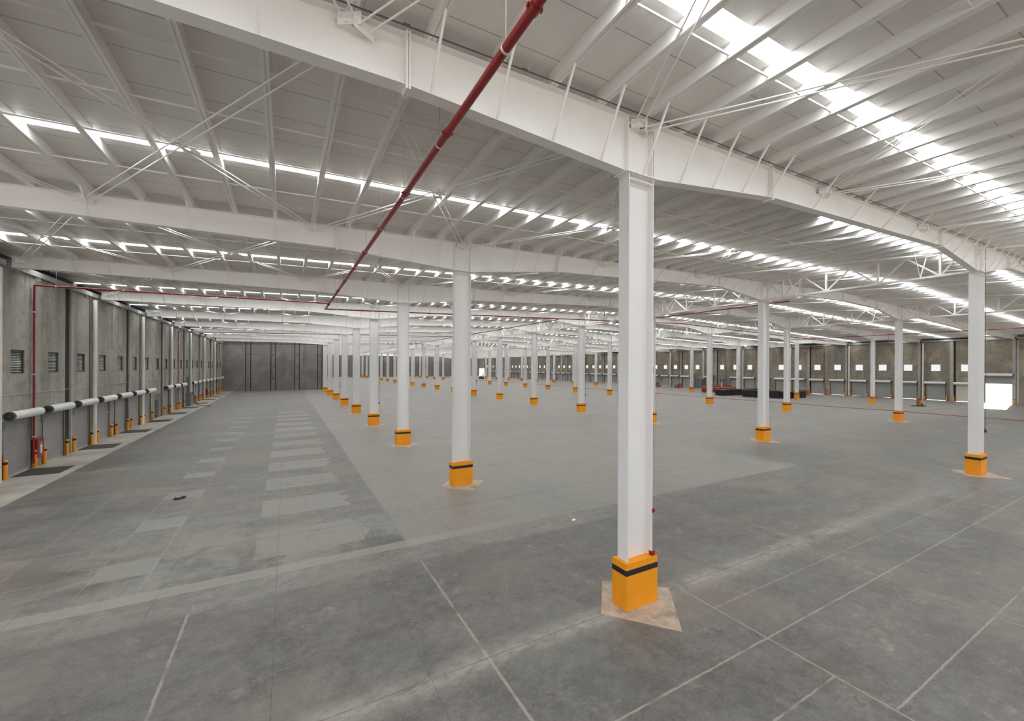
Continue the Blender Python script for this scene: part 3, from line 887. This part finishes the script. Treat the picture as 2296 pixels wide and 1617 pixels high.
pipe_run('sprinkler_pipe', 'red pipe between the third column row and the bright windows', [(77.6, 6.0, 11.0), (77.6, 45.0, 11.0)], .05, 4.0)
pipe_run('sprinkler_riser', 'red riser on the wall of bright windows', [(XR-.14, 48.0, .1), (XR-.14, 48.0, 10.7), (XR-.14, 56, 10.75)], .05, 4.0)
pipe_run('sprinkler_riser', 'second, more distant red riser between the bright windows', [(XR-.14, 88.0, .1), (XR-.14, 88.0, 10.7)], .05, 4.0)
for n_, (y, l) in enumerate(((34.85, 'red fire hose cabinet with white symbol beside the first red riser on the louvre wall'), (94.3, 'small red fire hose cabinet far along the louvre wall'))):
    t = thing('fire_hose_cabinet', l, 'fire cabinet', (XL, y, 0), 0)
    obj('cabinet_body', MB().box(.005, .24, -.38, .38, .55, 1.66), M['red'], t)
    obj('window_panel', MB().box(.241, .25, -.16, .2, .72, 1.5), paint('cabinet_glass', (.30, .2, .19), .25), t)
    m = MB().lathe((.262, .02, 1.25), [(.11, -.01), (.11, .01)], 12, axis='y')
    obj('hose_roll', MB().tube((.252, .02, 1.22), (.268, .02, 1.22), .10, 14).tube((.252, .02, .98), (.268, .02, .98), .09, 14).box(.252, .262, -.05, .09, .80, 1.3), M['whiteplastic'], t)

# ------------------------------------------------------------------ conduit along the first rafter, call points, hanging cords
m = MB(); m.tube((-12, 7.3, zr(-12)-.12), (RIDGE, 7.3, zr(RIDGE)-.05), .014, 6)
t = thing('conduit', 'thin dark conduit with red couplings running along the first rafter', 'conduit', (0, 0, 0))
obj('tube', m, M['cable'], t)
cp = MB()
for x in (1.8, 4.25, 9.6, 13.1, 17.5): cp.tube((x, 7.3, zr(x)-.085), (x+.12, 7.3, zr(x)-.085), .022, 8)
obj('red_coupling', cp, M['red'], t)['kind'] = 'stuff'
t = thing('call_point_line', 'pair of thin conduits with red call points down the column closest to the camera', 'call point', (ROWX[0]+.47, FY(0)-.12, 0))
obj('tube', MB().tube((0, 0, 1.2), (0, 0, 12.2), .012, 6).tube((.035, .02, 1.2), (.035, .02, 10.9), .008, 6), M['galv'], t)
def cpoint(z, s=1.):
    return MB().tube((-.015, -.02, z-.055*s), (-.015, -.02, z+.055*s), .045*s, 12).box(-.06*s, .04*s, -.07*s, .03, z-.05*s, z+.05*s)
o = obj('call_point', cpoint(2.33), M['red'], t, smooth=True); o['label'] = 'upper red call point'
obj('call_point', cpoint(1.22, 1.15), M['red'], t, smooth=True)['label'] = 'lower red call point'
obj('collar', MB().tube((0, 0, 5.9), (0, 0, 6.05), .03, 8).tube((0, 0, 3.9), (0, 0, 4.0), .03, 8).tube((0, 0, 9.9), (0, 0, 10.1), .03, 8), M['red'], t)
def pendant(x, y, z, lab):
    t = thing('hanging_switch', lab, 'hanging switch', (x, y, z), 0, 'hanging switches')
    obj('cord', MB().tube((0, 0, .1), (0, 0, zr(x)-z+.29), .012, 5), M['cable'], t)
    obj('switch_body', MB().lathe((0, 0, 0), [(0, -.08), (.06, -.07), (.075, 0), (.05, .08), (.015, .14)], 10), M['rubber'], t, smooth=True)
pendant(35.45, 7.5, 2.43, 'black switch on a cord beside the first column of the second row')
pendant(8.42, 43.5, 2.25, 'black switch on a cord beside the fourth column of the lane row')
pendant(8.42, 79.5, 2.25, 'black switch on a cord beside the seventh column of the lane row')
pendant(35.35, 43.5, 2.25, 'black switch on a cord beside the fourth column of the second row')
# smoke detector hanging under the roof left of the first column top
t = thing('beam_detector', 'small white device on a thin wire hanging left of the top of the closest column', 'detector', (11.6, 20.6, 10.9))
obj('wire', MB().tube((0, 0, 0), (0, 0, 1.885), .008, 5), M['galv'], t)
obj('body', MB().box(-.06, .06, -.06, .06, -.1, .08), M['whiteplastic'], t)
# vertical conduits on the louvre wall
for i, (y, z0, z1) in enumerate(((31.55, 1.3, 4.4), (47.0, 7.6, 10.9), (60.6, 7.5, 10.9), (45.9, 2.2, 4.4))):
    t = thing('wall_conduit', 'thin grey vertical conduit %s' % ['by the first roller door beside the first downpipe', 'high on the louvre wall past the second downpipe', 'high on the louvre wall above the personnel door', 'below the horizontal line past the second downpipe'][i], 'conduit', (XL+.03, y, z0), 0, 'wall conduits')
    obj('tube', MB().tube((0, 0, 0), (0, 0, z1-z0), .022, 6), M['galv'], t)
    obj('end_box', MB().box(-.02, .05, -.05, .05, -.15, 0), [M['red'], M['galv'], M['galv'], M['whiteplastic']][i], t)

# ------------------------------------------------------------------ barrier tape round the columns
M['tape'] = paint('red_barrier_tape', (.50, .03, .05), .5, .3, sc=3)
for r, a, b, l in ((2, 8.5, 188, 'third'), (3, 24, 188, 'fourth')):
    m = MB(); x = ROWX[r]-.56; y = a; step = 1.5
    while y < b:
        f0 = ((y-Y0) % 12)/12; f1 = ((y+step-Y0) % 12)/12 or 1
        if f1 < f0: f1 = 1
        s0, s1 = 1.20-.28*f0*(1-f0), 1.20-.28*f1*(1-f1)
        m.bar((x, y, s0), (x, y+step, s1), .006, .055); y += step
    tag(obj('barrier_tape', m, M['tape']), 'red barrier tape strung along the %s column row at guard height' % l, 'barrier tape', 'barrier tapes', 'thing')

# ------------------------------------------------------------------ loose things on the floor
m = MB(); pts = [(-.2, -.05), (-.12, .02), (-.03, -.02), (.08, .03), (.17, .02), (.22, .06)]
for (a, b), (c_, d_) in zip(pts, pts[1:]): m.tube((a, b, .035), (c_, d_, .04), .035, 8)
m.tube((.08, .03, .05), (.2, .07, .06), .045, 8).tube((-.12, .02, .05), (-.14, .06, .09), .025, 8)
tag(obj('work_glove', m, M['rubber'], loc=(-4.2, 23.45, 0), rz=.2, smooth=True), 'crumpled black glove lying on a pale slab in the door lane', 'glove', None, 'thing')
tag(obj('paper_scrap', MB().box(-.1, .08, -.05, .06, .001, .015), M['whiteplastic'], loc=(9.99, 12.97, 0), rz=.5), 'small white scrap on the dark floor behind the closest column', 'scrap', None, 'thing')

def girder(lab, x, y, rz, L, w, h, mat='blackplastic', n=3, name='wrapped_bundle', cat='bundle', grp='black wrapped bundles'):
    t = thing(name, lab, cat, (x, y, 0), rz, grp)
    for i in range(n):
        a = -L/2+i*L/n+.04; b = a+L/n-.08
        m = MB(); hh = h*(1-.06*(i % 2)); c_ = .08
        # a chamfered wrapped pack
        n0 = len(m.v)
        for yy, e in ((a, 0), (a+.06, c_), (b-.06, c_), (b, 0)):
            ww = w/2-(.05 if e == 0 else 0); h2 = hh-(.05 if e == 0 else 0)
            m.v += [(-ww, yy, .1), (ww, yy, .1), (ww, yy, h2-.08), (ww-.08, yy, h2), (-ww+.08, yy, h2), (-ww, yy, h2-.08)]
        for q in range(3):
            for s_ in range(6): m.f.append((q*6+s_, q*6+(s_+1) % 6, (q+1)*6+(s_+1) % 6, (q+1)*6+s_))
        m.f.append((5,4,3,2,1,0)); m.f.append((18,19,20,21,22,23))
        obj('pack', m, M[mat], t)
    m = MB()
    for i in range(int(L/1.2)): m.box(-w/2, w/2, -L/2+.3+i*1.2, -L/2+.42+i*1.2, 0, .1)
    obj('bearer', m, M['wood'], t)['kind'] = 'stuff'
    return t
girder('long black wrapped bundle behind the third column of the second row', 88.2, 55.6, R(86), 12.5, 1.6, 1.35, n=4)
girder('higher black wrapped bundle in the middle of the black stacks', 85.0, 48.6, R(22), 6.6, 1.5, 1.5)
girder('low black wrapped bundle beside the orange guard of the row before the bright windows', 89.4, 44.9, R(88), 7.5, 1.3, 1.35)
girder('black wrapped bundle furthest back, closest to the bright window wall', 95.6, 55.3, R(84), 6.5, 1.4, 1.1, n=2)
girder('stack of red steel sections behind the black bundles', 93.5, 63.5, R(80), 9.5, 1.8, 1.25, 'redsteel', 4, 'red_steel_stack', 'steel stack', 'red steel stacks')
girder('second, more distant stack of red steel sections close to the rack', 96.5, 66.3, R(76), 7.5, 1.6, 1.6, 'redsteel', 3, 'red_steel_stack', 'steel stack', 'red steel stacks')
t = thing('cleaner_bottle', 'small bright white upright container on the red steel stack', 'container', (94.2, 63.4, 1.27), 0)
obj('body', MB().lathe((0, 0, 0), [(0, 0), (.16, 0), (.16, 1.0), (.2, 1.05), (.2, 1.2), (0, 1.2)], 12), M['whiteplastic'], t, smooth=True)
t = thing('tube_scaffold', 'dark tubular scaffold frame standing by the wall above the red steel', 'scaffold', (105.5, 72.5, 0), R(90))
for x in (-2.3, -.8, .8, 2.3):
    for y in (-.5, .5): obj('standard', MB().tube((x, y, 0), (x, y, 3.9), .035, 6), M['darksteel'], t)
for z in (1.4, 2.6, 3.4, 3.85): obj('ledger', MB().tube((-2.3, -.5, z), (2.3, -.5, z), .03, 6).tube((-2.3, .5, z), (2.3, .5, z), .03, 6), M['darksteel'], t)
t = thing('scaffold_tower', 'narrow dark frame above the grey cabinet against the bright window wall', 'scaffold', (107.2, 80.6, 0), R(90))
for x in (-.7, 0, .7): obj('standard', MB().tube((x, 0, 0), (x, 0, 4.1), .04, 6), M['darksteel'], t)
obj('ledger', MB().tube((-.7, 0, 4.1), (.7, 0, 4.1), .035, 6).tube((-.7, 0, 3.2), (.7, 0, 3.2), .03, 6), M['darksteel'], t)
t = thing('electrical_cabinet', 'large dark grey cabinet standing against the bright window wall', 'cabinet', (108.3, 80.2, 0), 0)
obj('cabinet_body', MB().box(-.6, .6, -1.4, 1.4, .08, 2.75), M['greydoor'], t)
for y in (-.7, .7): obj('cabinet_door', MB().box(-.63, -.6, y-.67, y+.67, .15, 2.68), M['greydoor'], t)
obj('plinth', MB().box(-.55, .55, -1.35, 1.35, 0, .08), M['darksteel'], t)
def cart(lab, x, y, rz):
    t = thing('engine_cart', lab, 'machine', (x, y, 0), rz, 'orange machines')
    obj('chassis', MB().box(-1.3, 1.3, -.5, .5, .35, .55), M['machine'], t)
    obj('engine_block', MB().box(-.9, .1, -.4, .4, .55, 1.15).tube((-.2, 0, 1.15), (-.2, 0, 1.45), .08, 8), M['redsteel'], t)
    obj('drum', MB().tube((.65, -.35, .95), (.65, .35, .95), .38, 14), M['machine'], t)
    obj('boom', MB().bar((.2, 0, .9), (-1.5, 0, 1.55), .12, .12), M['redsteel'], t)
    for a in (-.8, .8):
        for b in (-.55, .55): obj('wheel', MB().tube((a, b-.09, .33), (a, b+.09, .33), .33, 14), M['rubber'], t)
cart('orange and red wheeled machine between two shut doors at the bright window wall', 102.0, 82.4, R(70))
cart('orange wheeled machine beside the white strip of light under a distant shut door', 101.6, 90.6, R(75))
t = thing('orange_stand', 'orange boxy machine on a flat black base in front of the bright window wall', 'machine', (88.8, 25.9, 0), R(-24))
t.scale = (.6, .62, .95)
obj('base_plate', MB().box(-1.55, 1.55, -.55, .55, .02, .14), M['rubber'], t)
obj('tower', MB().box(-.3, .25, -.3, .3, .14, 1.35), paint('brown_orange_cover', (.34, .13, .03), .5, .15), t)
obj('side_panel', MB().box(.252, .30, -.27, .27, .2, 1.2), paint('pale_yellow_panel', (.75, .55, .2), .5), t)
obj('motor', MB().box(.42, .95, -.3, .3, .14, .48), M['darksteel'], t)
for a in (-1.2, 1.2):
    for b in (-.5, .5): obj('wheel', MB().tube((a, b-.05, .09), (a, b+.05, .09), .09, 10), M['rubber'], t)
t = thing('pallet_of_timber', 'pallet of orange brown timber with a white frame, beside the black bundles', 'pallet', (103.6, 49.7, 0), R(90))
for i in range(5):
    for j in range(4): obj('board', MB().box(-.95+i*.38, -.60+i*.38, -.5, .5, .14+j*.27, .38+j*.27), M['wood'], t)
obj('pallet_base', MB().box(-1, 1, -.55, .55, .0, .13), M['wood'], t)
obj('frame', MB().box(-1.05, 1.05, -.58, -.54, 1.27, 1.34).box(1.0, 1.06, -.58, -.54, 0, 1.34), M['whiteplastic'], t)
# forklift silhouette far away
t = thing('forklift', 'dark distant forklift in front of the bright opening at the far end', 'forklift', (84.0, 183.0, 0), R(20))
obj('chassis', MB().box(-1.1, .9, -.6, .6, .25, 1.15).box(-1.3, -.7, -.55, .55, .3, 1.35), M['darksteel'], t)
obj('overhead_guard', MB().box(-.7, .7, -.5, .5, 2.15, 2.22).bar((-.7, -.48, 1.2), (-.6, -.48, 2.15), .07, .07).bar((-.7, .48, 1.2), (-.6, .48, 2.15), .07, .07).bar((.75, -.48, 1.1), (.6, -.48, 2.15), .07, .07).bar((.75, .48, 1.1), (.6, .48, 2.15), .07, .07), M['darksteel'], t)
obj('mast', MB().box(.95, 1.1, -.45, -.3, .1, 2.5).box(.95, 1.1, .3, .45, .1, 2.5), M['darksteel'], t)
obj('fork', MB().box(1.1, 2.2, -.4, -.28, .1, .16).box(1.1, 2.2, .28, .4, .1, .16), M['darksteel'], t)
obj('seat', MB().box(-.4, .1, -.25, .25, 1.15, 1.3).box(-.45, -.32, -.25, .25, 1.3, 1.8), M['rubber'], t)
for a in (-.8, .65):
    for b in (-.55, .55): obj('wheel', MB().tube((a, b-.12, .3), (a, b+.12, .3), .3, 14), M['rubber'], t)
t = thing('wall_unit', 'dark grey unit with hose on the louvre wall past the second red riser', 'cabinet', (XL, 77.0, 0), 0)
obj('cabinet_body', MB().box(.01, .6, -.8, .5, .1, 2.0), M['greydoor'], t)
m = MB(); hp = [(.6, .4, 2.1), (.9, .7, 1.2), (1.0, .8, .4), (1.4, .4, .05), (2.4, -1.5, .04), (3.2, -2.6, .04)]
for a, b in zip(hp, hp[1:]): m.tube(a, b, .04, 8)
obj('hose', m, M['rubber'], t, smooth=True)
obj('flue', MB().box(.01, .35, -.25, .25, 2.0, 4.3), M['greydoor'], t)
